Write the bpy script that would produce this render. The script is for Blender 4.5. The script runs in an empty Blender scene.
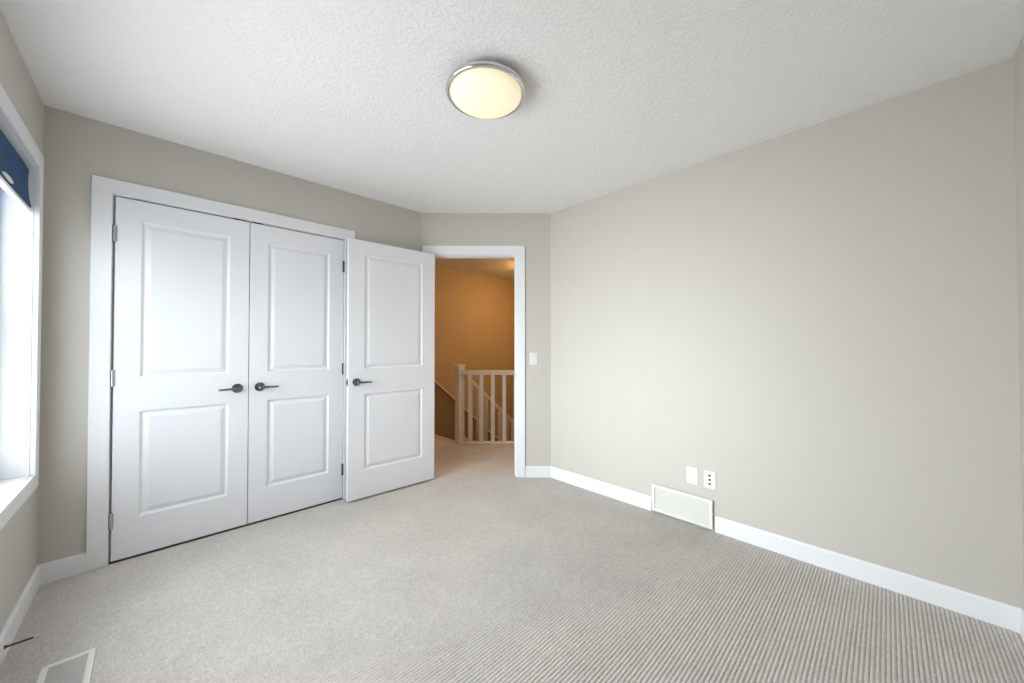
import bpy, bmesh, math, random
from mathutils import Vector, Matrix

random.seed(7)
scene = bpy.context.scene
COL = scene.collection

# ------------------------------------------------------------------ camera
CAM_H = 1.2039
fw = Vector((0.69799955, 0.71598243, 0.01287622))
rt = Vector((0.716043015, -0.698056145, -0.000137355))
up = rt.cross(fw)
cam_data = bpy.data.cameras.new('camera')
cam_data.sensor_fit = 'HORIZONTAL'
cam_data.sensor_width = 36.0
cam_data.lens = 366.23 / 1024 * 36.0
cam_data.clip_start = 0.02
cam = bpy.data.objects.new('camera', cam_data)
COL.objects.link(cam)
M = Matrix((rt, up, -fw)).transposed().to_4x4()
M.translation = (0, 0, CAM_H)
cam.matrix_world = M
scene.camera = cam

# ------------------------------------------------------------------ sky
SKY = 38.0
world = bpy.data.worlds.new('overcast_sky')
scene.world = world
world.use_nodes = True
wn = world.node_tree
wn.nodes.clear()
w_out = wn.nodes.new('ShaderNodeOutputWorld')
w_bg = wn.nodes.new('ShaderNodeBackground')
w_tc = wn.nodes.new('ShaderNodeTexCoord')
w_sep = wn.nodes.new('ShaderNodeSeparateXYZ')
w_map = wn.nodes.new('ShaderNodeMapRange')
w_mix = wn.nodes.new('ShaderNodeMix')
w_mix.data_type = 'RGBA'
w_map.inputs[1].default_value = -0.15
w_map.inputs[2].default_value = 0.25
w_mix.inputs[6].default_value = (0.56, 0.57, 0.585, 1)      # pale ground below the horizon
w_mix.inputs[7].default_value = (0.90, 0.94, 1.0, 1)       # overcast sky
wn.links.new(w_tc.outputs['Generated'], w_sep.inputs[0])
wn.links.new(w_sep.outputs['Z'], w_map.inputs[0])
wn.links.new(w_map.outputs[0], w_mix.inputs[0])
# sky shaped for the room light: dimmed most towards -y, easing the closet doors
w_dir = wn.nodes.new('ShaderNodeValToRGB')
w_dir.color_ramp.interpolation = 'EASE'
w_half = wn.nodes.new('ShaderNodeMapRange')
w_half.inputs[1].default_value = -1.0
w_half.inputs[2].default_value = 1.0
el = w_dir.color_ramp.elements
el[0].position, el[0].color = 0.20, (0.20, 0.20, 0.20, 1)
el[1].position, el[1].color = 0.62, (1, 1, 1, 1)
e2 = el.new(0.85)
e2.color = (0.72, 0.72, 0.72, 1)
w_mul = wn.nodes.new('ShaderNodeMath')
w_mul.operation = 'MULTIPLY'
w_mul.inputs[1].default_value = SKY
wn.links.new(w_sep.outputs['Y'], w_half.inputs[0])
wn.links.new(w_half.outputs[0], w_dir.inputs[0])
wn.links.new(w_dir.outputs[0], w_mul.inputs[0])
# shaped by height too: horizon brightened to spare floor and ceiling near the window
w_el = wn.nodes.new('ShaderNodeValToRGB')
w_el.color_ramp.interpolation = 'EASE'
w_hz = wn.nodes.new('ShaderNodeMapRange')
w_hz.inputs[1].default_value = -1.0
w_hz.inputs[2].default_value = 1.0
el = w_el.color_ramp.elements
el[0].position, el[0].color = 0.24, (0.42, 0.42, 0.42, 1)
el[1].position, el[1].color = 0.42, (1, 1, 1, 1)
e2 = el.new(0.62)
e2.color = (1, 1, 1, 1)
e3 = el.new(0.84)
e3.color = (0.40, 0.40, 0.40, 1)
w_mul2 = wn.nodes.new('ShaderNodeMath')
w_mul2.operation = 'MULTIPLY'
wn.links.new(w_sep.outputs['Z'], w_hz.inputs[0])
wn.links.new(w_hz.outputs[0], w_el.inputs[0])
wn.links.new(w_mul.outputs[0], w_mul2.inputs[0])
wn.links.new(w_el.outputs[0], w_mul2.inputs[1])
wn.links.new(w_mul2.outputs[0], w_bg.inputs[1])
wn.links.new(w_mix.outputs[2], w_bg.inputs[0])
wn.links.new(w_bg.outputs[0], w_out.inputs[0])

# ------------------------------------------------------------------ exposure
vs = scene.view_settings
scene.display_settings.display_device = 'sRGB'
vs.view_transform = 'Standard'
vs.look = 'None'
vs.exposure = 0.02
vs.gamma = 1.0
vs.use_curve_mapping = False
scene.cycles.max_bounces = 16
scene.cycles.diffuse_bounces = 12
scene.cycles.glossy_bounces = 4
scene.cycles.transparent_max_bounces = 12
scene.cycles.sample_clamp_indirect = 8.0

# ------------------------------------------------------------------ room layout (metres)
H = 2.44
XW, XR, YC, YF = -0.417, 2.623, 3.008, -0.388       # window wall, right wall, closet wall, wall behind camera
A = Vector((1.762, 3.008, 0))                       # diagonal (door) wall runs from A to B
B = Vector((2.623, 2.178, 0))
T = (B - A).normalized()
N = Vector((-T.y, T.x, 0))                          # away from the room, into the hall
WT = 0.12
WIN_Y0, WIN_Y1, WIN_Z0, WIN_Z1 = 1.02, 2.820, 0.597, 2.055


def diag(s, d=0.0, z=0.0):
    """point on the diagonal wall: s along it, d towards the room"""
    p = A + T * s - N * d
    return Vector((p.x, p.y, z))


DIAG_M = Matrix(((T.x, N.x, 0, A.x), (T.y, N.y, 0, A.y), (0, 0, 1, 0), (0, 0, 0, 1)))   # local x along wall, local y into the hall

# ------------------------------------------------------------------ materials


def new_mat(name):
    m = bpy.data.materials.new(name)
    m.use_nodes = True
    nt = m.node_tree
    return m, nt, nt.nodes['Principled BSDF']


def srgb(r, g, b):
    f = lambda c: (c / 12.92 if c <= 0.04045 else ((c + 0.055) / 1.055) ** 2.4)
    return (f(r / 255), f(g / 255), f(b / 255), 1)


def paint(name, col, rough=0.6, bump=0.0, scale=300, spec=0.3, var=0.0):
    m, nt, p = new_mat(name)
    p.inputs['Base Color'].default_value = col
    p.inputs['Roughness'].default_value = rough
    p.inputs['Specular IOR Level'].default_value = spec
    tc = nt.nodes.new('ShaderNodeTexCoord')
    if bump:
        nz = nt.nodes.new('ShaderNodeTexNoise')
        nz.inputs['Scale'].default_value = scale
        nz.inputs['Detail'].default_value = 3
        b = nt.nodes.new('ShaderNodeBump')
        b.inputs['Strength'].default_value = bump
        b.inputs['Distance'].default_value = 0.001
        nt.links.new(tc.outputs['Object'], nz.inputs['Vector'])
        nt.links.new(nz.outputs[0], b.inputs['Height'])
        nt.links.new(b.outputs[0], p.inputs['Normal'])
    if var:
        n2 = nt.nodes.new('ShaderNodeTexNoise')
        n2.inputs['Scale'].default_value = 2.2
        mx = nt.nodes.new('ShaderNodeMix')
        mx.data_type = 'RGBA'
        mx.inputs[6].default_value = tuple(c * (1 - var) for c in col[:3]) + (1,)
        mx.inputs[7].default_value = tuple(min(1, c * (1 + var)) for c in col[:3]) + (1,)
        nt.links.new(tc.outputs['Object'], n2.inputs['Vector'])
        nt.links.new(n2.outputs[0], mx.inputs[0])
        nt.links.new(mx.outputs[2], p.inputs['Base Color'])
    return m


def metal(name, col, rough):
    m, nt, p = new_mat(name)
    p.inputs['Base Color'].default_value = col
    p.inputs['Metallic'].default_value = 1.0
    p.inputs['Roughness'].default_value = rough
    return m


M_WALL = paint('greige_wall_paint', (0.545, 0.52, 0.474, 1), 0.55, 0.15, 260, 0.3)
M_TRIM = paint('white_trim_paint', (0.79, 0.80, 0.82, 1), 0.38, 0.0)
M_DOOR = paint('white_door_paint', (0.80, 0.815, 0.845, 1), 0.42, 0.06, 500)
M_PLATE = paint('white_plastic', (0.74, 0.74, 0.72, 1), 0.3)
M_VENT = paint('ivory_enamelled_steel', (0.73, 0.73, 0.68, 1), 0.4)
M_VENT_DARK = paint('vent_interior', (0.10, 0.10, 0.10, 1), 0.8)
M_RAIL = paint('white_rail_paint', (0.78, 0.76, 0.72, 1), 0.4)
M_KNEE = paint('taupe_half_wall', (0.28, 0.22, 0.16, 1), 0.6, 0.1)  # darker tone than the hall walls
M_HALL = paint('tan_hall_paint', (0.50, 0.42, 0.32, 1), 0.6, 0.15)
M_DARK = paint('closet_dark', (0.25, 0.24, 0.22, 1), 0.8)
M_SLOT = paint('black_slot', (0.02, 0.02, 0.022, 1), 0.6)
M_NICKEL = metal('satin_nickel', (0.20, 0.205, 0.215, 1), 0.14)
M_HINGE_LIT = metal('lit_hinge_nickel', (0.50, 0.51, 0.53, 1), 0.35)  # nickel colour lightened as if lit, for the window-side closet hinges
M_CHROME = metal('polished_chrome', (0.72, 0.70, 0.72, 1), 0.07)
M_REG = paint('grey_white_register_steel', (0.52, 0.52, 0.50, 1), 0.45)
M_BRONZE = metal('dark_spring_steel', (0.10, 0.085, 0.07, 1), 0.45)
M_RUBBER = paint('white_rubber', (0.7, 0.7, 0.68, 1), 0.6)
M_VINYL = paint('white_window_vinyl', (0.85, 0.86, 0.88, 1), 0.35)


def ceiling_mat():
    m, nt, p = new_mat('stippled_white_ceiling')
    p.inputs['Base Color'].default_value = (0.88, 0.88, 0.88, 1)
    p.inputs['Roughness'].default_value = 0.9
    p.inputs['Specular IOR Level'].default_value = 0.1
    tc = nt.nodes.new('ShaderNodeTexCoord')
    n1 = nt.nodes.new('ShaderNodeTexNoise')
    n1.inputs['Scale'].default_value = 62
    n1.inputs['Detail'].default_value = 4
    n1.inputs['Roughness'].default_value = 0.6
    cr = nt.nodes.new('ShaderNodeValToRGB')
    cr.color_ramp.elements[0].position = 0.46
    cr.color_ramp.elements[1].position = 0.60
    b = nt.nodes.new('ShaderNodeBump')
    b.inputs['Strength'].default_value = 0.5
    b.inputs['Distance'].default_value = 0.004
    nt.links.new(tc.outputs['Object'], n1.inputs['Vector'])
    nt.links.new(n1.outputs[0], cr.inputs[0])
    nt.links.new(cr.outputs[0], b.inputs['Height'])
    nt.links.new(b.outputs[0], p.inputs['Normal'])
    return m


def carpet_mat():
    m, nt, p = new_mat('ribbed_greige_carpet')
    p.inputs['Roughness'].default_value = 1.0
    p.inputs['Specular IOR Level'].default_value = 0.05
    tc = nt.nodes.new('ShaderNodeTexCoord')
    n1 = nt.nodes.new('ShaderNodeTexNoise')       # yarn flecks
    n1.inputs['Scale'].default_value = 120
    n1.inputs['Detail'].default_value = 3
    n2 = nt.nodes.new('ShaderNodeTexNoise')       # vacuumed, trodden patches of pile
    n2.inputs['Scale'].default_value = 3.2
    n2.inputs['Detail'].default_value = 4
    mx1 = nt.nodes.new('ShaderNodeMix')
    mx1.data_type = 'RGBA'
    mx1.inputs[6].default_value = (0.39, 0.365, 0.34, 1)
    mx1.inputs[7].default_value = (0.74, 0.71, 0.675, 1)
    mx2 = nt.nodes.new('ShaderNodeMix')
    mx2.data_type = 'RGBA'
    mx2.blend_type = 'MULTIPLY'
    mx2.inputs[0].default_value = 1.0
    mr = nt.nodes.new('ShaderNodeMapRange')
    mr.inputs[1].default_value = 0.3
    mr.inputs[2].default_value = 0.7
    mr.inputs[3].default_value = 0.95
    mr.inputs[4].default_value = 1.05
    nt.links.new(tc.outputs['Object'], n1.inputs['Vector'])
    nt.links.new(tc.outputs['Object'], n2.inputs['Vector'])
    nt.links.new(n1.outputs[0], mx1.inputs[0])
    nt.links.new(n2.outputs[0], mr.inputs[0])
    n3 = nt.nodes.new('ShaderNodeTexNoise')       # nap lying this way and that
    n3.inputs['Scale'].default_value = 30
    n3.inputs['Detail'].default_value = 5
    mr3 = nt.nodes.new('ShaderNodeMapRange')
    mr3.inputs[1].default_value = 0.3
    mr3.inputs[2].default_value = 0.7
    mr3.inputs[3].default_value = 0.95
    mr3.inputs[4].default_value = 1.05
    mx3 = nt.nodes.new('ShaderNodeMix')
    mx3.data_type = 'RGBA'
    mx3.blend_type = 'MULTIPLY'
    mx3.inputs[0].default_value = 1.0
    nt.links.new(tc.outputs['Object'], n3.inputs['Vector'])
    nt.links.new(n3.outputs[0], mr3.inputs[0])
    nt.links.new(mx1.outputs[2], mx3.inputs[6])
    nt.links.new(mr3.outputs[0], mx3.inputs[7])
    nt.links.new(mx3.outputs[2], mx2.inputs[6])
    nt.links.new(mr.outputs[0], mx2.inputs[7])
    nt.links.new(mx2.outputs[2], p.inputs['Base Color'])
    b = nt.nodes.new('ShaderNodeBump')
    b.inputs['Strength'].default_value = 0.7
    b.inputs['Distance'].default_value = 0.003
    nt.links.new(n1.outputs[0], b.inputs['Height'])
    nt.links.new(b.outputs[0], p.inputs['Normal'])
    return m


def glass_mat():
    m, nt, p = new_mat('window_glass')
    nt.nodes.remove(p)
    out = nt.nodes['Material Output']
    tr = nt.nodes.new('ShaderNodeBsdfTransparent')
    tr.inputs[0].default_value = (0.97, 0.985, 0.98, 1)
    gl = nt.nodes.new('ShaderNodeBsdfGlossy')
    gl.inputs['Roughness'].default_value = 0.02
    mx = nt.nodes.new('ShaderNodeMixShader')
    mx.inputs[0].default_value = 0.06
    nt.links.new(tr.outputs[0], mx.inputs[1])
    nt.links.new(gl.outputs[0], mx.inputs[2])
    nt.links.new(mx.outputs[0], out.inputs['Surface'])
    return m


def lamp_glass(name, col, strength, base):
    m, nt, p = new_mat(name)
    p.inputs['Base Color'].default_value = base
    p.inputs['Roughness'].default_value = 0.25
    p.inputs['Emission Color'].default_value = col
    p.inputs['Emission Strength'].default_value = strength
    return m


def fabric_mat():
    m, nt, p = new_mat('navy_blind_fabric')
    p.inputs['Roughness'].default_value = 0.75
    tc = nt.nodes.new('ShaderNodeTexCoord')
    w = nt.nodes.new('ShaderNodeTexNoise')
    w.inputs['Scale'].default_value = 400
    mx = nt.nodes.new('ShaderNodeMix')
    mx.data_type = 'RGBA'
    mx.inputs[6].default_value = (0.005, 0.046, 0.135, 1)
    mx.inputs[7].default_value = (0.009, 0.070, 0.19, 1)
    nt.links.new(tc.outputs['Object'], w.inputs['Vector'])
    nt.links.new(w.outputs[0], mx.inputs[0])
    nt.links.new(mx.outputs[2], p.inputs['Base Color'])
    return m


M_CEIL = ceiling_mat()
M_CARPET = carpet_mat()
M_GLASS = glass_mat()
M_LAMP = lamp_glass('frosted_lamp_glass', (1.0, 0.82, 0.48, 1), 0.55, (0.74, 0.71, 0.62, 1))
M_HALL_LAMP = lamp_glass('frosted_hall_lamp_glass', (1.0, 0.52, 0.16, 1), 75.0, (0.8, 0.75, 0.65, 1))
M_HALL_LAMP_DIM = lamp_glass('frosted_corridor_lamp_glass', (1.0, 0.60, 0.27, 1), 30.0, (0.8, 0.75, 0.65, 1))
M_FABRIC = fabric_mat()

# ------------------------------------------------------------------ mesh helpers


def bm_box(bm, x0, x1, y0, y1, z0, z1, mtx=None):
    vs_ = [bm.verts.new((x, y, z)) for z in (z0, z1) for y in (y0, y1) for x in (x0, x1)]
    for f in ((0, 2, 3, 1), (4, 5, 7, 6), (0, 1, 5, 4), (2, 6, 7, 3), (0, 4, 6, 2), (1, 3, 7, 5)):
        bm.faces.new([vs_[i] for i in f])
    if mtx is not None:
        bmesh.ops.transform(bm, matrix=mtx, verts=vs_)
    return vs_


def bm_prism(bm, pts, z0, z1):
    """vertical prism over a plan polygon (counter-clockwise)"""
    lo = [bm.verts.new((x, y, z0)) for x, y in pts]
    hi = [bm.verts.new((x, y, z1)) for x, y in pts]
    bm.faces.new(lo[::-1])
    bm.faces.new(hi)
    n = len(pts)
    for i in range(n):
        bm.faces.new((lo[i], lo[(i + 1) % n], hi[(i + 1) % n], hi[i]))
    return lo + hi


def bm_lathe(bm, prof, seg=48, mtx=None):
    """surface of revolution about local z; prof = [(r, z), ...]"""
    rings = []
    made = []
    for r, z in prof:
        if r < 1e-6:
            v = bm.verts.new((0, 0, z))
            rings.append([v])
            made.append(v)
        else:
            ring = [bm.verts.new((r * math.cos(2 * math.pi * k / seg), r * math.sin(2 * math.pi * k / seg), z)) for k in range(seg)]
            rings.append(ring)
            made += ring
    for a, b in zip(rings[:-1], rings[1:]):
        for k in range(seg):
            j = (k + 1) % seg
            if len(a) == 1 and len(b) == 1:
                continue
            if len(a) == 1:
                bm.faces.new((a[0], b[k], b[j]))
            elif len(b) == 1:
                bm.faces.new((a[k], b[0], a[j]))
            else:
                bm.faces.new((a[k], b[k], b[j], a[j]))
    if mtx is not None:
        bmesh.ops.transform(bm, matrix=mtx, verts=made)
    return made


def bm_tube(bm, pts, rad, seg=12):
    """tube along a polyline with caps; rad one value or one per point"""
    pts = [Vector(p) for p in pts]
    rads = rad if isinstance(rad, (list, tuple)) else [rad] * len(pts)
    rings = []
    for i, p in enumerate(pts):
        d = (pts[min(i + 1, len(pts) - 1)] - pts[max(i - 1, 0)]).normalized()
        ref = Vector((0, 0, 1)) if abs(d.z) < 0.9 else Vector((1, 0, 0))
        u = d.cross(ref).normalized()
        v = d.cross(u).normalized()
        rings.append([bm.verts.new(p + (u * math.cos(2 * math.pi * k / seg) + v * math.sin(2 * math.pi * k / seg)) * rads[i]) for k in range(seg)])
    for a, b in zip(rings[:-1], rings[1:]):
        for k in range(seg):
            j = (k + 1) % seg
            bm.faces.new((a[k], a[j], b[j], b[k]))
    bm.faces.new(rings[0][::-1])
    bm.faces.new(rings[-1])


def link(name, bm, mat, parent=None, bevel=0.0, smooth=False, seg=2):
    bmesh.ops.recalc_face_normals(bm, faces=bm.faces)
    me = bpy.data.meshes.new(name)
    bm.to_mesh(me)
    bm.free()
    me.materials.append(mat)
    o = bpy.data.objects.new(name, me)
    COL.objects.link(o)
    if parent is not None:
        o.parent = parent
    if bevel:
        md = o.modifiers.new('edge', 'BEVEL')
        md.width = bevel
        md.segments = seg
        md.limit_method = 'ANGLE'
        md.angle_limit = math.radians(40)
        md.harden_normals = False
    if smooth:
        for f in me.polygons:
            f.use_smooth = True
    return o


def structure(name, bm, mat, bevel=0.0, parent=None, label=None, cat=None):
    o = link(name, bm, mat, parent, bevel)
    if parent is None:
        o['kind'] = 'structure'
        if label:
            o['label'] = label
            o['category'] = cat
    return o


def thing(name, label, cat, loc=(0, 0, 0), rotz=0.0, group=None, kind=None):
    o = bpy.data.objects.new(name, None)
    o.empty_display_size = 0.1
    COL.objects.link(o)
    o.location = loc
    o.rotation_euler = (0, 0, rotz)
    o['label'] = label
    o['category'] = cat
    if group:
        o['group'] = group
    if kind:
        o['kind'] = kind
    return o


# ------------------------------------------------------------------ room shell
# floor: real ribs running along x, clipped to the plan
def ribbed(polys, pitch=0.0143, depth=0.0045):
    bm = bmesh.new()
    for poly in polys:
        b2 = bmesh.new()
        xs = [p[0] for p in poly]
        ys = [p[1] for p in poly]
        x0, x1 = min(xs), max(xs)
        n0, n1 = math.floor(min(ys) / pitch), math.ceil(max(ys) / pitch)
        prof = [(0.0, -depth), (0.14, -depth * 0.45), (0.32, -depth * 0.08), (0.5, 0.0), (0.68, -depth * 0.08), (0.86, -depth * 0.45)]
        rows = []
        nx = 2
        for k in range(n0, n1 + 1):
            for t, z in prof:
                y = (k + t) * pitch
                rows.append([b2.verts.new((x0 + (x1 - x0) * i / (nx - 1), y, z)) for i in range(nx)])
        for a, b in zip(rows[:-1], rows[1:]):
            for i in range(nx - 1):
                b2.faces.new((a[i], a[i + 1], b[i + 1], b[i]))
        m = len(poly)
        for i in range(m):
            p, q = Vector(poly[i] + (0,)), Vector(poly[(i + 1) % m] + (0,))
            d = q - p
            nrm = Vector((d.y, -d.x, 0)).normalized()
            bmesh.ops.bisect_plane(b2, geom=b2.verts[:] + b2.edges[:] + b2.faces[:], plane_co=p, plane_no=nrm, clear_outer=True)
        tmp = bpy.data.meshes.new('tmp')
        b2.to_mesh(tmp)
        b2.free()
        bm.from_mesh(tmp)
        bpy.data.meshes.remove(tmp)
        bm_prism(bm, [tuple(p) for p in poly], -0.12, -depth - 0.0005)
    return bm


room_poly = [(XW, YF), (XR, YF), (XR, B.y), (A.x, YC), (XW, YC)]
fl = link('floor', ribbed([room_poly]), M_CARPET)
for f in fl.data.polygons:
    f.use_smooth = False
fl['kind'] = 'structure'
fl['label'] = 'ribbed greige carpet covering the bedroom floor'
fl['category'] = 'floor'

EDGE_X = 2.72                                      # where the hall landing ends and the stair starts
RAIL0 = Vector((2.696, 3.660, 0))                  # diagonal railing on the landing edge
rail_c = RAIL0.dot(N)


def on_rail(x):
    return RAIL0.y + (x - RAIL0.x) * T.y / T.x


def on_diag(x):
    return A.y + (x - A.x) * T.y / T.x


HX0, HX1, HY1 = 1.80, 5.30, 4.87
hall_polys = [
    [(HX0, on_diag(HX0)), (EDGE_X, on_diag(EDGE_X)), (EDGE_X, HY1), (HX0, HY1)],
    [(EDGE_X, on_diag(EDGE_X)), (EDGE_X + 0.03, 1.6), (3.45, 1.6), (3.45, on_rail(3.45)), (EDGE_X, on_rail(EDGE_X))],
]
hf = link('floor_hall', ribbed(hall_polys), M_CARPET)
hf['kind'] = 'structure'

bm = bmesh.new()
bm_prism(bm, [(-0.6, -0.6), (5.6, -0.6), (5.6, 5.2), (-0.6, 5.2)], H, H + 0.12)
structure('ceiling', bm, M_CEIL, label='white stippled ceiling over the bedroom and hall', cat='ceiling')

# window wall with its opening
bm = bmesh.new()
X0 = XW - 0.17
bm_box(bm, X0, XW, YF - WT, WIN_Y0 - 0.02, -0.12, H)
bm_box(bm, X0, XW, WIN_Y1 + 0.02, YC + WT, -0.12, H)
bm_box(bm, X0, XW, WIN_Y0 - 0.02, WIN_Y1 + 0.02, -0.12, WIN_Z0 - 0.02)
bm_box(bm, X0, XW, WIN_Y0 - 0.02, WIN_Y1 + 0.02, WIN_Z1 + 0.02, H)
structure('wall_left', bm, M_WALL, label='greige wall with the bright window', cat='wall')

# closet wall with the closet opening
CX0, CX1, CZ = -0.1735, 1.0725, 2.052
bm = bmesh.new()
bm_box(bm, XW, CX0 - 0.018, YC, YC + WT, -0.12, H)
bm_box(bm, CX1 + 0.018, A.x + 0.02, YC, YC + WT, -0.12, H)
bm_box(bm, CX0 - 0.018, CX1 + 0.018, YC, YC + WT, CZ + 0.018, H)
structure('wall_back', bm, M_WALL, label='greige wall around and above the double closet doors', cat='wall')

# closet interior
bm = bmesh.new()
bm_box(bm, -0.40, 1.30, YC + 0.72, YC + 0.78, -0.12, H)
bm_box(bm, -0.46, -0.40, YC + WT, YC + 0.78, -0.12, H)
bm_box(bm, 1.30, 1.36, YC + WT, YC + 0.78, -0.12, H)
bm_box(bm, -0.45, 1.78, YC + 0.001, YC + 0.72, -0.12, -0.006)
structure('wall_closet', bm, M_DARK)

# diagonal wall with the doorway
D0, D1, DZ = 0.098, 0.872, 2.044                   # clear opening between the jambs
bm = bmesh.new()
L = (B - A).length
bm_box(bm, 0.0, D0 - 0.018, 0, WT, -0.12, H, DIAG_M)
bm_box(bm, D1 + 0.018, L, 0, WT, -0.12, H, DIAG_M)
bm_box(bm, D0 - 0.018, D1 + 0.018, 0, WT, DZ + 0.018, H, DIAG_M)
structure('wall_diagonal', bm, M_WALL, label='short greige diagonal wall holding the open doorway', cat='wall')

bm = bmesh.new()
bm_box(bm, XR, XR + WT, YF - WT, B.y + 0.05, -0.12, H)
structure('wall_right', bm, M_WALL, label='long plain greige wall with the low white vent', cat='wall')
bm = bmesh.new()
bm_box(bm, XW, XR, YF - WT, YF, -0.12, H)
structure('wall_front', bm, M_WALL, label='greige wall beside the camera at the right edge', cat='wall')

# hall and stairwell
ZL = -2.75
bm = bmesh.new()
bm_box(bm, HX0 - 0.1, HX1 + 0.1, HY1, HY1 + 0.1, ZL, H)
structure('wall_hall_back', bm, M_HALL, label='warm lit tan hall wall behind the stair railing', cat='wall')
bm = bmesh.new()
bm_box(bm, HX0 - 0.1, HX0, YC + WT + 0.002, HY1, -0.12, H)
structure('wall_hall_left', bm, M_HALL)
bm = bmesh.new()
bm_box(bm, HX1, HX1 + 0.1, 2.83, HY1, ZL, H)
bm_box(bm, 3.45, HX1, on_rail(3.45) - 0.10, on_rail(3.45), ZL, H)
bm_box(bm, 3.45, 3.55, 1.5, on_rail(3.45) - 0.1, -0.12, H)
bm_box(bm, XR + WT, 3.45, 1.5, 1.6, -0.12, H)
structure('wall_hall_right', bm, M_HALL)
bm = bmesh.new()
bm_prism(bm, [(EDGE_X - 0.02, HY1), (EDGE_X - 0.02, on_rail(EDGE_X)), (3.45, on_rail(3.45)), (HX1, on_rail(3.45)), (HX1, HY1)], ZL - 0.1, ZL)
structure('floor_lower', bm, M_CARPET)
bm = bmesh.new()                                   # walls of the well below the landing
bm_box(bm, EDGE_X - 0.14, EDGE_X - 0.04, on_rail(EDGE_X), HY1, ZL, -0.125)
s1 = (3.45 - RAIL0.x) / T.x
RAIL_M = Matrix(((T.x, N.x, 0, RAIL0.x), (T.y, N.y, 0, RAIL0.y), (0, 0, 1, 0), (0, 0, 0, 1)))
bm_box(bm, -0.05, s1, -0.10, -0.005, ZL, -0.125, RAIL_M)
structure('wall_stairwell', bm, M_HALL)

# ------------------------------------------------------------------ trim
CW = 0.078


def casing(name, x0, x1, ztop, mtx, label, width=CW, thick=0.015, z0=0.0):
    """door casing around clear opening x0..x1 on local plane y=0, room at -y"""
    bm = bmesh.new()
    bm_box(bm, x0 - width, x0, -thick, 0, z0, ztop, mtx)
    bm_box(bm, x1, x1 + width, -thick, 0, z0, ztop, mtx)
    bm_box(bm, x0 - width, x1 + width, -thick, 0, ztop, ztop + width, mtx)
    structure(name, bm, M_TRIM, 0.003, label=label, cat='door casing')


def jamb(name, x0, x1, ztop, depth, mtx):
    bm = bmesh.new()
    bm_box(bm, x0 - 0.018, x0, 0, depth, 0, ztop + 0.018, mtx)
    bm_box(bm, x1, x1 + 0.018, 0, depth, 0, ztop + 0.018, mtx)
    bm_box(bm, x0, x1, 0, depth, ztop, ztop + 0.018, mtx)
    # stop strips behind the door
    bm_box(bm, x0, x0 + 0.010, 0.040, 0.072, 0, ztop, mtx)
    bm_box(bm, x1 - 0.010, x1, 0.040, 0.072, 0, ztop, mtx)
    bm_box(bm, x0 + 0.010, x1 - 0.010, 0.040, 0.072, ztop - 0.006, ztop, mtx)
    structure(name, bm, M_TRIM, label=None)


CLOSET_M = Matrix.Translation((0, YC, 0))
casing('trim_1', CX0 - 0.002, CX1 - 0.002, 2.055, CLOSET_M, 'white flat casing framing the double closet doors')
jamb('trim_2', CX0, CX1, CZ, WT, CLOSET_M)
casing('trim_3', D0 - 0.008, D1 + 0.006, 2.054, DIAG_M, 'white casing framing the doorway to the hall', width=0.080)
jamb('trim_4', D0, D1, DZ, WT, DIAG_M)
# casing on the hall side of the doorway
bm = bmesh.new()
for a, b in ((D0 - 0.088, D0 - 0.010), (D1 + 0.010, D1 + 0.088)):
    bm_box(bm, a, b, WT, WT + 0.015, 0, 2.05, DIAG_M)
bm_box(bm, D0 - 0.088, D1 + 0.088, WT, WT + 0.015, 2.05, 2.13, DIAG_M)
structure('trim_5', bm, M_TRIM)


def baseboard(name, segs, label):
    """segs: (p, q) floor points on the wall face, room on the left of p->q"""
    bm = bmesh.new()
    for p, q in segs:
        p, q = Vector(p), Vector(q)
        d = (q - p)
        L_ = d.length
        d.normalize()
        n_ = Vector((-d.y, d.x))
        mtx = Matrix(((d.x, n_.x, 0, p.x), (d.y, n_.y, 0, p.y), (0, 0, 1, 0), (0, 0, 0, 1)))
        prof = [(0, -0.006), (0.012, -0.006), (0.012, 0.088), (0.009, 0.094), (0.005, 0.100), (0, 0.100)]
        lo = [bm.verts.new(mtx @ Vector((0, y, z))) for y, z in prof]
        hi = [bm.verts.new(mtx @ Vector((L_, y, z))) for y, z in prof]
        bm.faces.new(lo)
        bm.faces.new(hi[::-1])
        for i in range(len(prof)):
            j = (i + 1) % len(prof)
            bm.faces.new((lo[i], hi[i], hi[j], lo[j]))
    structure(name, bm, M_TRIM, label=label, cat='baseboard')


def d2(s):
    p = A + T * s
    return (p.x, p.y)


baseboard('baseboard_left', [((XW, YC), (XW, YF))], 'white baseboard along the window wall')
baseboard('baseboard_back', [((CX0 - 0.002 - CW, YC), (XW, YC))], 'short white baseboard between the corner and closet casing')
baseboard('baseboard_closet', [((A.x, YC), (CX1 - 0.002 + CW, YC))], 'white baseboard hidden behind the open bedroom door')
baseboard('baseboard_diagonal', [(d2(L), d2(D1 + 0.090))], 'short white baseboard under the light switch')
baseboard('baseboard_right', [((XR, YF), (XR, 0.792)), ((XR, 1.218), (XR, B.y))], 'white baseboard along the long right wall')
baseboard('baseboard_front', [((XW, YF), (XR, YF))], 'white baseboard on the wall beside the camera')
baseboard('baseboard_hall', [((EDGE_X - 0.02, HY1), (HX0, HY1)), ((HX0, HY1), (HX0, YC + 0.15))], 'baseboard in the hall')

# ------------------------------------------------------------------ window
win = thing('window_1', 'white framed window letting bright daylight in beside the closet', 'window', (XW, WIN_Y1, WIN_Z0), kind='structure')


def wbox(bm, x0, x1, y0, y1, z0, z1):
    """world-coordinate box written relative to the window empty"""
    return bm_box(bm, x0 - XW, x1 - XW, y0 - WIN_Y1, y1 - WIN_Y1, z0 - WIN_Z0, z1 - WIN_Z0)


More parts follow.
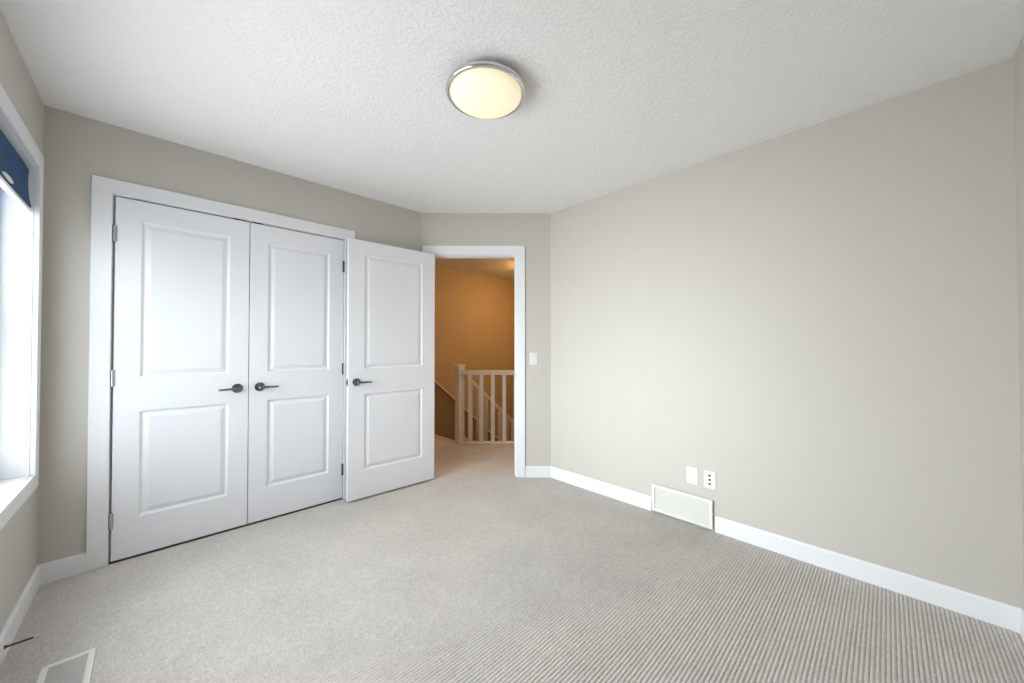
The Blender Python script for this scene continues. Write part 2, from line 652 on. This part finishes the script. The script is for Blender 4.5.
bm = bmesh.new()                                    # jamb liner and sill board
wbox(bm, X0, XW, WIN_Y1, WIN_Y1 + 0.02, WIN_Z0 - 0.02, WIN_Z1 + 0.02)
wbox(bm, X0, XW, WIN_Y0 - 0.02, WIN_Y0, WIN_Z0 - 0.02, WIN_Z1 + 0.02)
wbox(bm, X0, XW, WIN_Y0, WIN_Y1, WIN_Z1, WIN_Z1 + 0.02)
link('jamb_liner', bm, M_TRIM, win, 0.001)
bm = bmesh.new()
wbox(bm, X0, XW, WIN_Y0, WIN_Y1, WIN_Z0 - 0.02, WIN_Z0)
link('sill', bm, M_TRIM, win, 0.001)
bm = bmesh.new()                                    # picture-frame casing
cw = 0.068
for (y0, y1, z0, z1) in ((WIN_Y1 + 0.002, WIN_Y1 + 0.002 + cw, WIN_Z0 - 0.002, WIN_Z1 + 0.002),
                         (WIN_Y0 - 0.002 - cw, WIN_Y0 - 0.002, WIN_Z0 - 0.002, WIN_Z1 + 0.002),
                         (WIN_Y0 - 0.002 - cw, WIN_Y1 + 0.002 + cw, WIN_Z1 + 0.002, WIN_Z1 + 0.080),
                         (WIN_Y0 - 0.002 - cw, WIN_Y1 + 0.002 + cw, WIN_Z0 - 0.002 - cw, WIN_Z0 - 0.002)):
    wbox(bm, XW, XW + 0.018, y0, y1, z0, z1)
link('casing', bm, M_TRIM, win, 0.003)
ym = (WIN_Y0 + WIN_Y1) / 2
bm = bmesh.new()
FX0, FX1 = X0 + 0.005, X0 + 0.075
for (y0, y1, z0, z1) in ((WIN_Y0, WIN_Y0 + 0.045, WIN_Z0, WIN_Z1), (WIN_Y1 - 0.045, WIN_Y1, WIN_Z0, WIN_Z1),
                         (WIN_Y0 + 0.045, WIN_Y1 - 0.045, WIN_Z0, WIN_Z0 + 0.05), (WIN_Y0 + 0.045, WIN_Y1 - 0.045, WIN_Z1 - 0.045, WIN_Z1),
                         (ym - 0.03, ym + 0.03, WIN_Z0 + 0.05, WIN_Z1 - 0.045)):
    wbox(bm, FX0, FX1, y0, y1, z0, z1)
fr = link('window_frame', bm, M_VINYL, win, 0.003)
for (y0, y1) in ((WIN_Y0 + 0.046, ym - 0.031), (ym + 0.031, WIN_Y1 - 0.046)):
    bm = bmesh.new()
    z0, z1 = WIN_Z0 + 0.051, WIN_Z1 - 0.046
    for (a, b, c, d) in ((y0, y0 + 0.035, z0, z1), (y1 - 0.035, y1, z0, z1), (y0 + 0.035, y1 - 0.035, z0, z0 + 0.035), (y0 + 0.035, y1 - 0.035, z1 - 0.035, z1),
                         (y0 + 0.035, y1 - 0.035, 1.30, 1.335)):
        wbox(bm, FX0 + 0.015, FX0 + 0.055, a, b, c, d)
    sash = link('sash', bm, M_VINYL, win, 0.003)
    for (c, d) in ((z0 + 0.035, 1.30), (1.335, z1 - 0.035)):
        bm = bmesh.new()
        wbox(bm, FX0 + 0.033, FX0 + 0.037, y0 + 0.035, y1 - 0.035, c, d)
        link('pane', bm, M_GLASS, sash)

# daylight portal: lets the sky through the opening be sampled efficiently
pl = bpy.data.lights.new('daylight_portal', 'AREA')
pl.shape = 'RECTANGLE'
pl.size = WIN_Z1 - WIN_Z0
pl.size_y = WIN_Y1 - WIN_Y0
pl.cycles.is_portal = True
po = bpy.data.objects.new('daylight_portal', pl)
COL.objects.link(po)
po.location = (X0 - 0.02, ym, (WIN_Z0 + WIN_Z1) / 2)
po.rotation_euler = (0, math.radians(-90), 0)

# roman blind stacked at the head of the window
bl = thing('window_blind', 'navy blue blind raised to the top of the bright window', 'blind', (XW, WIN_Y1, WIN_Z1))
BY0, BY1 = WIN_Y0 + 0.01 - WIN_Y1, -0.012
bm = bmesh.new()
bm_box(bm, -0.07, -0.022, BY0, BY1, -0.022, -0.002)
link('headrail', bm, M_SLOT, bl, 0.002)
bm = bmesh.new()                                    # folded fabric: gently bulging front
prof = []
for i in range(13):
    t = i / 12
    z = -0.020 - 0.180 * t
    x = -0.013 + 0.009 * t ** 2.5 - 0.003 * math.sin(math.pi * t)
    prof.append((x, z))
back = [(-0.030, -0.200), (-0.040, -0.022)]
loop = prof + back
lo = [bm.verts.new((x, BY0, z)) for x, z in loop]
hi = [bm.verts.new((x, BY1, z)) for x, z in loop]
bm.faces.new(lo)
bm.faces.new(hi[::-1])
for i in range(len(loop)):
    j = (i + 1) % len(loop)
    bm.faces.new((lo[i], hi[i], hi[j], lo[j]))
link('fabric', bm, M_FABRIC, bl, 0.004)
bm = bmesh.new()
bm_box(bm, -0.028, -0.006, BY0, BY1, -0.219, -0.2005)
link('bottom_rail', bm, M_VINYL, bl, 0.006)
bm = bmesh.new()
bm_lathe(bm, [(0, 0.0), (1, 0.0), (1, 0.5), (0.9, 1.0), (0, 1.0)], 24, Matrix.Translation((-0.0075, 2.418 - WIN_Y1, -0.186)) @ Matrix.Rotation(math.radians(90), 4, 'Y') @ Matrix.Diagonal((0.010, 0.070, 0.006, 1)))
link('pull_tab', bm, M_PLATE, bl)

# ------------------------------------------------------------------ doors


def door_leaf_bm(w, h, stile, z_panels, thick=0.035, both=True):
    """moulded two-panel slab: x 0..w, front face at y=0 (looking -y), z 0..h"""
    bm = bmesh.new()
    xs = [0, stile, w - stile, w]
    zs = [0, z_panels[0][0], z_panels[0][1], z_panels[1][0], z_panels[1][1], h]
    steps = [(0.0, 0.0), (0.002, 0.0015), (0.0095, 0.0105), (0.013, 0.0120), (0.017, 0.0118), (0.036, 0.0035), (0.041, 0.0022), (0.043, 0.0020)]

    def face_side(ybase, sgn):
        cache = {}

        def V(x, z):
            k = (round(x, 6), round(z, 6))
            if k not in cache:
                cache[k] = bm.verts.new((x, ybase, z))
            return cache[k]
        for i in range(3):
            for j in range(5):
                c = [V(xs[i], zs[j]), V(xs[i + 1], zs[j]), V(xs[i + 1], zs[j + 1]), V(xs[i], zs[j + 1])]
                if i == 1 and j in (1, 3):
                    prev = c
                    for ins, dep in steps[1:]:
                        y = ybase + sgn * dep
                        cur = [bm.verts.new((xs[i] + ins, y, zs[j] + ins)), bm.verts.new((xs[i + 1] - ins, y, zs[j] + ins)),
                               bm.verts.new((xs[i + 1] - ins, y, zs[j + 1] - ins)), bm.verts.new((xs[i] + ins, y, zs[j + 1] - ins))]
                        for k in range(4):
                            m = (k + 1) % 4
                            bm.faces.new((prev[k], prev[m], cur[m], cur[k]))
                        prev = cur
                    bm.faces.new(prev)
                else:
                    bm.faces.new(c)
        return cache
    f = face_side(0.0, 1)
    if both:
        g = face_side(thick, -1)
    else:
        g = {}
        for (x, z) in f:
            g[(x, z)] = bm.verts.new((x, thick, z))
        for i in range(3):
            for j in range(5):
                bm.faces.new([g[(round(xs[a], 6), round(zs[b], 6))] for a, b in ((i, j), (i, j + 1), (i + 1, j + 1), (i + 1, j))])
    r = lambda v: round(v, 6)
    for i in range(3):
        for z in (zs[0], zs[-1]):
            a, b = (r(xs[i]), r(z)), (r(xs[i + 1]), r(z))
            bm.faces.new((f[a], f[b], g[b], g[a]))
    for j in range(5):
        for x in (xs[0], xs[-1]):
            a, b = (r(x), r(zs[j])), (r(x), r(zs[j + 1]))
            bm.faces.new((f[a], f[b], g[b], g[a]))
    return bm


def lever(parent, x, z, direction, y=0.0, out=-1):
    """rosette + lever; out=-1 sticks out towards -y of the door's front"""
    R_ = Matrix.Translation((x, y, z)) @ Matrix.Rotation(math.radians(90 if out < 0 else -90), 4, 'X')
    bm = bmesh.new()
    bm_lathe(bm, [(0, 0), (0.0305, 0), (0.0305, 0.004), (0.029, 0.0075), (0.024, 0.009), (0.0125, 0.010), (0.0115, 0.014), (0.0105, 0.040), (0.0, 0.040)], 40, R_)
    ro = link('rosette', bm, M_NICKEL, parent, smooth=False)
    for p in ro.data.polygons:
        p.use_smooth = True
    md = ro.modifiers.new('split', 'EDGE_SPLIT')
    md.split_angle = math.radians(35)
    bm = bmesh.new()
    yo = y + out * 0.046
    pts = [(x - direction * 0.012, yo, z), (x, yo, z), (x + direction * 0.05, yo + out * 0.003, z), (x + direction * 0.085, yo + out * 0.002, z - 0.001), (x + direction * 0.102, yo - out * 0.002, z - 0.002)]
    bm_tube(bm, pts, [0.0085, 0.0088, 0.0072, 0.0064, 0.0058], 14)
    link('lever', bm, M_NICKEL, parent, smooth=True, bevel=0)
    return ro


def hinge(parent, x, y, z, leaf_dir):
    bm = bmesh.new()
    bm_lathe(bm, [(0, -0.046), (0.005, -0.046), (0.0065, -0.044), (0.0065, -0.0152), (0.0060, -0.015), (0.0065, -0.0148), (0.0065, 0.0148), (0.0060, 0.015), (0.0065, 0.0152), (0.0065, 0.044), (0.005, 0.046), (0, 0.046)], 16, Matrix.Translation((x, y, z)))
    bm_box(bm, min(x, x + leaf_dir * 0.012), max(x, x + leaf_dir * 0.012), y + 0.0055, y + 0.0085, z - 0.0445, z + 0.0445)
    return link('hinge', bm, M_HINGE_LIT if leaf_dir > 0 else M_NICKEL, parent)  # same hinges: lit side paler, other side darker, shading put into the metal colour


ZP = ((0.218, 0.820), (1.012, 1.912))               # panel heights above the door bottom
DH = 2.031
door_defs = [
    ('door_1', 'white two-panel closet door hinged beside the window corner', -0.1645, 0.617, 'L'),
    ('door_2', 'white two-panel closet door hinged next to the open bedroom door', 0.4565, 0.6105, 'R'),
]
for name, label, x0, w, side in door_defs:
    d = thing(name, label, 'closet door', (x0, YC, 0.012), kind='structure', group=None)
    bm = door_leaf_bm(w, DH, 0.104, ZP, both=False)
    link('door_leaf', bm, M_DOOR, d, 0.0015)
    hx = w - 0.060 if side == 'L' else 0.060
    h = bpy.data.objects.new('lever_handle', None)
    COL.objects.link(h)
    h.parent = d
    lever(h, hx, 0.914, -1 if side == 'L' else 1)
    for hz in (1.823, 1.015, 0.222):
        if side == 'L':
            hinge(d, -0.0035, -0.0065, hz, 1)
        else:
            hinge(d, w + 0.0030, -0.0065, hz, -1)
    bm = bmesh.new()
    bx = 0.528 if side == 'L' else 0.0135
    bm_box(bm, bx, bx + 0.060, 0.0015, 0.026, DH + 0.0004, DH + 0.0085)
    link('ball_catch', bm, M_SLOT, d)

# bedroom door swung open against the closet wall
P0 = Vector((1.061, 2.884, 0.016))
P1 = Vector((1.818, 2.859, 0.016))
ang = math.atan2(P1.y - P0.y, P1.x - P0.x)
d = thing('door_3', 'white bedroom door swung open in front of the closet wall', 'door', P0, ang, kind='structure')
W3 = 0.749
bm = door_leaf_bm(W3, 2.022, 0.122, ((0.214, 0.814), (1.010, 1.915)), both=True)
link('door_leaf', bm, M_DOOR, d, 0.0015)
h = bpy.data.objects.new('lever_handle', None)
COL.objects.link(h)
h.parent = d
lever(h, 0.062, 0.909, 1)
h = bpy.data.objects.new('lever_handle', None)
COL.objects.link(h)
h.parent = d
lever(h, 0.062, 0.909, 1, y=0.035, out=1)
bm = bmesh.new()                                    # latch plate and bolt on the free edge
bm_box(bm, -0.0012, 0.0005, 0.006, 0.029, 0.880, 0.938)
bm_box(bm, -0.0090, 0.0005, 0.012, 0.023, 0.902, 0.916)
link('latch', bm, M_NICKEL, d)
for hz in (1.80, 1.015, 0.20):
    bm = bmesh.new()
    bm_lathe(bm, [(0, -0.045), (0.0065, -0.045), (0.0065, 0.045), (0, 0.045)], 16, Matrix.Translation((W3 + 0.004, 0.041, hz)))
    bm_box(bm, W3 - 0.001, W3 + 0.002, 0.004, 0.038, hz - 0.0445, hz + 0.0445)
    link('hinge', bm, M_NICKEL, d)

bm = bmesh.new()
bm_box(bm, D1 - 0.0015, D1 + 0.001, 0.004, 0.036, 0.895, 0.955, DIAG_M)
o = link('strike_plate', bm, M_NICKEL)
o['label'] = 'small metal strike plate set in the hall doorway jamb'
o['category'] = 'strike plate'

# ------------------------------------------------------------------ ceiling light
lc = (1.108, 1.311, H)
lt = thing('ceiling_light', 'round flush ceiling light with frosted glass and chrome ring', 'ceiling light', lc)
bm = bmesh.new()
bm_lathe(bm, [(0, -0.0005), (0.135, -0.0005), (0.138, -0.012), (0.150, -0.034), (0.146, -0.034), (0.134, -0.012), (0, -0.012)], 64)
link('pan', bm, M_CHROME, lt, smooth=True)
bm = bmesh.new()
bm_lathe(bm, [(0.150, -0.030), (0.176, -0.030), (0.186, -0.034), (0.188, -0.042), (0.186, -0.050), (0.180, -0.055), (0.170, -0.054), (0.166, -0.048), (0.150, -0.040), (0.150, -0.030)], 96)
link('ring', bm, M_CHROME, lt, smooth=True)
bm = bmesh.new()
R0, SAG = 0.167, 0.055
prof = [(R0 - 0.0025, -0.045)]
for i in range(13):
    a = math.pi / 2 * i / 12
    prof.append((R0 * math.cos(a) - 0.002 * (1 - i / 12) if i < 12 else 0, -0.049 - SAG * math.sin(a)))
bm_lathe(bm, prof, 64)
link('glass_shade', bm, M_LAMP, lt, smooth=True)
for k, dx in enumerate((-0.06, 0.06)):
    bm = bmesh.new()
    bm_lathe(bm, [(0, -0.014), (0.010, -0.016), (0.024, -0.030), (0.026, -0.044), (0.0, -0.056)], 24, Matrix.Translation((dx, dx * 0.6, 0)))
    link('bulb', bm, lamp_glass('bulb_glow', (1.0, 0.75, 0.42, 1), 3.0, (0.8, 0.8, 0.8, 1)), lt, smooth=True)

# ------------------------------------------------------------------ wall vent, plates, switch
g = thing('wall_vent', 'low ivory metal return air vent standing over the baseboard', 'vent', (XR, 0.805, 0.012), math.radians(90))
# local x runs along +y of the room, local -y... after the turn local y points to -x (into the room)
VW, VH = 0.407, 0.188
bm = bmesh.new()
fo = 0.022
for (x0, x1, z0, z1) in ((0, VW, VH - fo, VH), (0, VW, 0, fo), (0, fo, fo, VH - fo), (VW - fo, VW, fo, VH - fo)):
    bm_box(bm, x0, x1, 0.0125, 0.0205, z0, z1)
link('frame', bm, M_VENT, g, 0.0025)
bm = bmesh.new()
bm_box(bm, 0.012, VW - 0.012, 0.0008, 0.0055, 0.010, VH - 0.010)
link('back_plate', bm, M_VENT, g)
bm = bmesh.new()
n_l = 16
for i in range(n_l):
    z = fo + (VH - 2 * fo) * (i + 0.5) / n_l
    c = Matrix.Translation((0, 0.011, z)) @ Matrix.Rotation(math.radians(-40), 4, 'X')
    bm_box(bm, fo - 0.002, VW - fo + 0.002, -0.0058, 0.0058, -0.0007, 0.0007, c)
link('louvres', bm, M_VENT, g)
bm = bmesh.new()
for (x0, x1, z0, z1) in ((0.010, VW - 0.010, VH - 0.008, VH - 0.006), (0.010, VW - 0.010, 0.006, 0.008), (0.010, 0.012, 0.008, VH - 0.008), (VW - 0.012, VW - 0.010, 0.008, VH - 0.008)):
    bm_box(bm, x0, x1, 0.0008, 0.0126, z0, z1)
link('collar', bm, M_VENT_DARK, g)


def plate(name, label, cat, y, z, kindp):
    t_ = thing(name, label, cat, (XR, y, z), math.radians(90))
    bm = bmesh.new()
    bm_box(bm, -0.037, 0.037, 0.0003, 0.0055, -0.057, 0.057)
    link('cover_plate', bm, M_PLATE, t_, 0.0025)
    if kindp == 'blank':
        bm = bmesh.new()
        bm_box(bm, -0.0165, 0.0165, 0.0050, 0.0068, -0.0335, 0.0335)
        link('insert', bm, M_PLATE, t_, 0.001)
        for zz in (-0.048, 0.048):
            bm = bmesh.new()
            bm_lathe(bm, [(0, 0.0050), (0.0032, 0.0050), (0.0032, 0.0062), (0, 0.0066)], 16, Matrix.Translation((0, 0, zz)) @ Matrix.Rotation(math.radians(-90), 4, 'X'))
            link('screw', bm, M_PLATE, t_)
    else:
        for zz in (-0.027, 0.0, 0.027):
            bm = bmesh.new()
            bm_box(bm, -0.0105, 0.0105, 0.0050, 0.0072, zz - 0.0105, zz + 0.0105)
            jk = link('jack', bm, M_PLATE, t_, 0.001)
            bm = bmesh.new()
            bm_box(bm, -0.0070, 0.0070, 0.0073, 0.0078, zz - 0.0058, zz + 0.0058)
            link('socket', bm, M_SLOT, jk)
    return t_


plate('wall_plate', 'blank white wall plate above the vent', 'wall plate', 0.935, 0.326, 'blank')
plate('jack_plate', 'white wall plate with three dark jacks above the vent', 'wall plate', 0.825, 0.326, 'jack')

sw = thing('light_switch', 'white rocker light switch beside the hall doorway', 'light switch', diag(1.037, 0, 1.088), math.atan2(T.y, T.x))
bm = bmesh.new()
bm_box(bm, -0.036, 0.036, -0.0055, -0.0003, -0.058, 0.058)
link('cover_plate', bm, M_PLATE, sw, 0.0025)
bm = bmesh.new()
vs_ = bm_box(bm, -0.0165, 0.0165, -0.0075, -0.0050, -0.0335, 0.0335)
for v in vs_:
    if v.co.y < -0.007 and v.co.z > 0:
        v.co.y -= 0.0035
link('rocker', bm, M_PLATE, sw, 0.0008)

# ------------------------------------------------------------------ floor register and door stop
fr_ = thing('floor_register', 'white metal floor register set in the carpet under the window', 'vent', (-0.292, 1.905, 0.0))
FW, FL = 0.136, 0.308
bm = bmesh.new()
fo = 0.019
for (x0, x1, y0, y1) in ((0, FW, 0, fo), (0, FW, FL - fo, FL), (0, fo, fo, FL - fo), (FW - fo, FW, fo, FL - fo)):
    bm_box(bm, x0, x1, y0, y1, 0.0005, 0.006)
link('frame', bm, M_VENT, fr_, 0.002)
bm = bmesh.new()
for row in range(2):
    xa = fo + row * (FW - 2 * fo) / 2
    xb = xa + (FW - 2 * fo) / 2
    n = 22
    for i in range(n):
        y = fo + (FL - 2 * fo) * (i + 0.5) / n
        bm_box(bm, xa, xb - 0.003, y - 0.0042, y + 0.0042, 0.0030, 0.0048)
link('louvres', bm, M_REG, fr_)
bm = bmesh.new()
bm_box(bm, fo * 0.7, FW - fo * 0.7, fo * 0.7, FL - fo * 0.7, 0.0003, 0.0016)
link('damper', bm, M_REG, fr_)

ds = thing('door_stop', 'thin dark spring door stop on the baseboard under the window', 'door stop', (XW + 0.012, 2.383, 0.046))
bm = bmesh.new()
bm_lathe(bm, [(0, 0), (0.007, 0), (0.006, 0.004), (0.004, 0.008), (0, 0.008)], 20, Matrix.Rotation(math.radians(90), 4, 'Y'))
link('mount', bm, M_BRONZE, ds)
bm = bmesh.new()
pts = []
for i in range(12 * 22 + 1):
    a = 2 * math.pi * i / 12
    x = 0.006 + 0.066 * i / (12 * 22)
    pts.append((x, 0.0030 * math.cos(a), 0.0030 * math.sin(a)))
bm_tube(bm, pts, 0.0013, 6)
link('spring', bm, M_BRONZE, ds)
bm = bmesh.new()
bm_lathe(bm, [(0, 0.070), (0.004, 0.070), (0.005, 0.073), (0.005, 0.082), (0.004, 0.085), (0, 0.086)], 20, Matrix.Rotation(math.radians(90), 4, 'Y'))
link('rubber_tip', bm, M_RUBBER, ds)

# ------------------------------------------------------------------ hall: railing, stair, half wall, light
rang = math.atan2(T.y, T.x)
rl = thing('stair_railing', 'white painted railing with square balusters across the landing edge', 'railing', (2.72, 3.72, 0))
inv = Matrix.Translation((-2.72, -3.72, 0))
bm = bmesh.new()
bm_box(bm, -0.043, 0.043, -0.043, 0.043, 0.0, 0.948)
bm_box(bm, -0.049, 0.049, -0.049, 0.049, 0.948, 0.974)
link('newel_post', bm, M_RAIL, rl, 0.003)
RM = inv @ RAIL_M
r_end = s1 - 0.002
bm = bmesh.new()
bm_box(bm, -0.005, r_end, 0.0, 0.058, 0.850, 0.906, RM)
link('top_rail', bm, M_RAIL, rl, 0.005)
bm = bmesh.new()
bm_box(bm, -0.005, r_end, -0.002, 0.062, 0.001, 0.028, RM)
link('shoe_rail', bm, M_RAIL, rl, 0.003)
s = 0.108
while s < r_end - 0.03:
    bm = bmesh.new()
    bm_box(bm, s - 0.0235, s + 0.0235, 0.006, 0.052, 0.028, 0.850, RM)
    link('baluster', bm, M_RAIL, rl, 0.003)
    s += 0.140

# raked balustrade down the stair, fixed to the same newel
SL = 0.844
SY = 3.70
rk = thing('stair_balustrade', 'sloping white balustrade running down the stair behind the landing railing', 'railing', (2.77, SY, 0))
RX = 2.15


def raked(bm, x0, x1, y0, y1, zt, h):
    lo = []
    for x in (x0, x1):
        for y in (y0, y1):
            for z in (zt - SL * x - h, zt - SL * x):
                lo.append(bm.verts.new((x, y, z)))
    for f in ((0, 1, 3, 2), (4, 6, 7, 5), (0, 4, 5, 1), (2, 3, 7, 6), (0, 2, 6, 4), (1, 5, 7, 3)):
        bm.faces.new([lo[i] for i in f])


bm = bmesh.new()
raked(bm, 0.0, RX, -0.026, 0.026, 0.882, 0.062)
link('handrail', bm, M_RAIL, rk, 0.004)
bm = bmesh.new()
raked(bm, 0.0, RX, -0.022, 0.022, 0.085, 0.36)
link('stringer', bm, M_RAIL, rk, 0.003)
x = 0.105
while x < RX - 0.05:
    bm = bmesh.new()
    za = 0.085 - SL * x
    zb = 0.882 - 0.062 - SL * x
    v = bm_box(bm, x - 0.02, x + 0.02, -0.019, 0.019, za, zb)
    for q in v:
        q.co.z -= SL * (q.co.x - x)
    link('baluster', bm, M_RAIL, rk, 0.002)
    x += 0.125

RUN, RISE = 0.23, 0.194
st = thing('staircase', 'carpeted stair going down behind the white landing railing', 'staircase', (EDGE_X, 3.725, 0), kind='structure')
for i in range(10):
    bm = bmesh.new()
    x0 = i * RUN
    bm_box(bm, x0, x0 + RUN + 0.02, 0, 0.72, -RISE * (i + 1) - 0.19, -RISE * (i + 1))
    link('step', bm, M_CARPET, st, 0.012)
bm = bmesh.new()
bm_box(bm, EDGE_X - 0.022, EDGE_X + 0.006, 3.766, HY1 - 0.02, -0.11, 0.012)
structure('trim_6', bm, M_RAIL, 0.003, label='pale trim strip along the landing edge at the stair head', cat='trim')

# half wall with a sloping cap on the far side of the stair
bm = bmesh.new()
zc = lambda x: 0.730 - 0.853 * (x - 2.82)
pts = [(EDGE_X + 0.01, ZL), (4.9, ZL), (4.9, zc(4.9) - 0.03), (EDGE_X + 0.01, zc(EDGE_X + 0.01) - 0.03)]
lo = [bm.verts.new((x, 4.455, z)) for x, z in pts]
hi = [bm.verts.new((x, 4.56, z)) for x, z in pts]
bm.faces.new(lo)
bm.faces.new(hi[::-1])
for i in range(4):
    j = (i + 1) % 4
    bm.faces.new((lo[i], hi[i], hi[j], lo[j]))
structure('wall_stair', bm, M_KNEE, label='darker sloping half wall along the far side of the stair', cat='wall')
bm = bmesh.new()
pts = [(EDGE_X, zc(EDGE_X) - 0.028), (4.9, zc(4.9) - 0.028), (4.9, zc(4.9)), (EDGE_X, zc(EDGE_X))]
lo = [bm.verts.new((x, 4.435, z)) for x, z in pts]
hi = [bm.verts.new((x, 4.58, z)) for x, z in pts]
bm.faces.new(lo)
bm.faces.new(hi[::-1])
for i in range(4):
    j = (i + 1) % 4
    bm.faces.new((lo[i], hi[i], hi[j], lo[j]))
structure('trim_7', bm, M_RAIL, 0.003, label='pale sloping cap on the half wall by the stair', cat='trim')

for hx, hy, lamp_m, lab in ((4.08, 3.77, M_HALL_LAMP, 'warm hall ceiling light over the stair, hidden past the doorway casing'),
                            (3.12, 2.35, M_HALL_LAMP_DIM, 'dimmer warm ceiling light in the hall behind the long right wall')):
    hl = thing('hall_light', lab, 'ceiling light', (hx, hy, H))
    bm = bmesh.new()
    bm_lathe(bm, [(0, -0.0005), (0.150, -0.0005), (0.155, -0.030), (0.150, -0.045), (0, -0.045)], 48)
    link('pan', bm, M_CHROME, hl, smooth=False)
    bm = bmesh.new()
    bm_lathe(bm, [(0.148, -0.046), (0.135, -0.075), (0.10, -0.100), (0.05, -0.113), (0, -0.117)], 48)
    link('glass_shade', bm, lamp_m, hl, smooth=True)
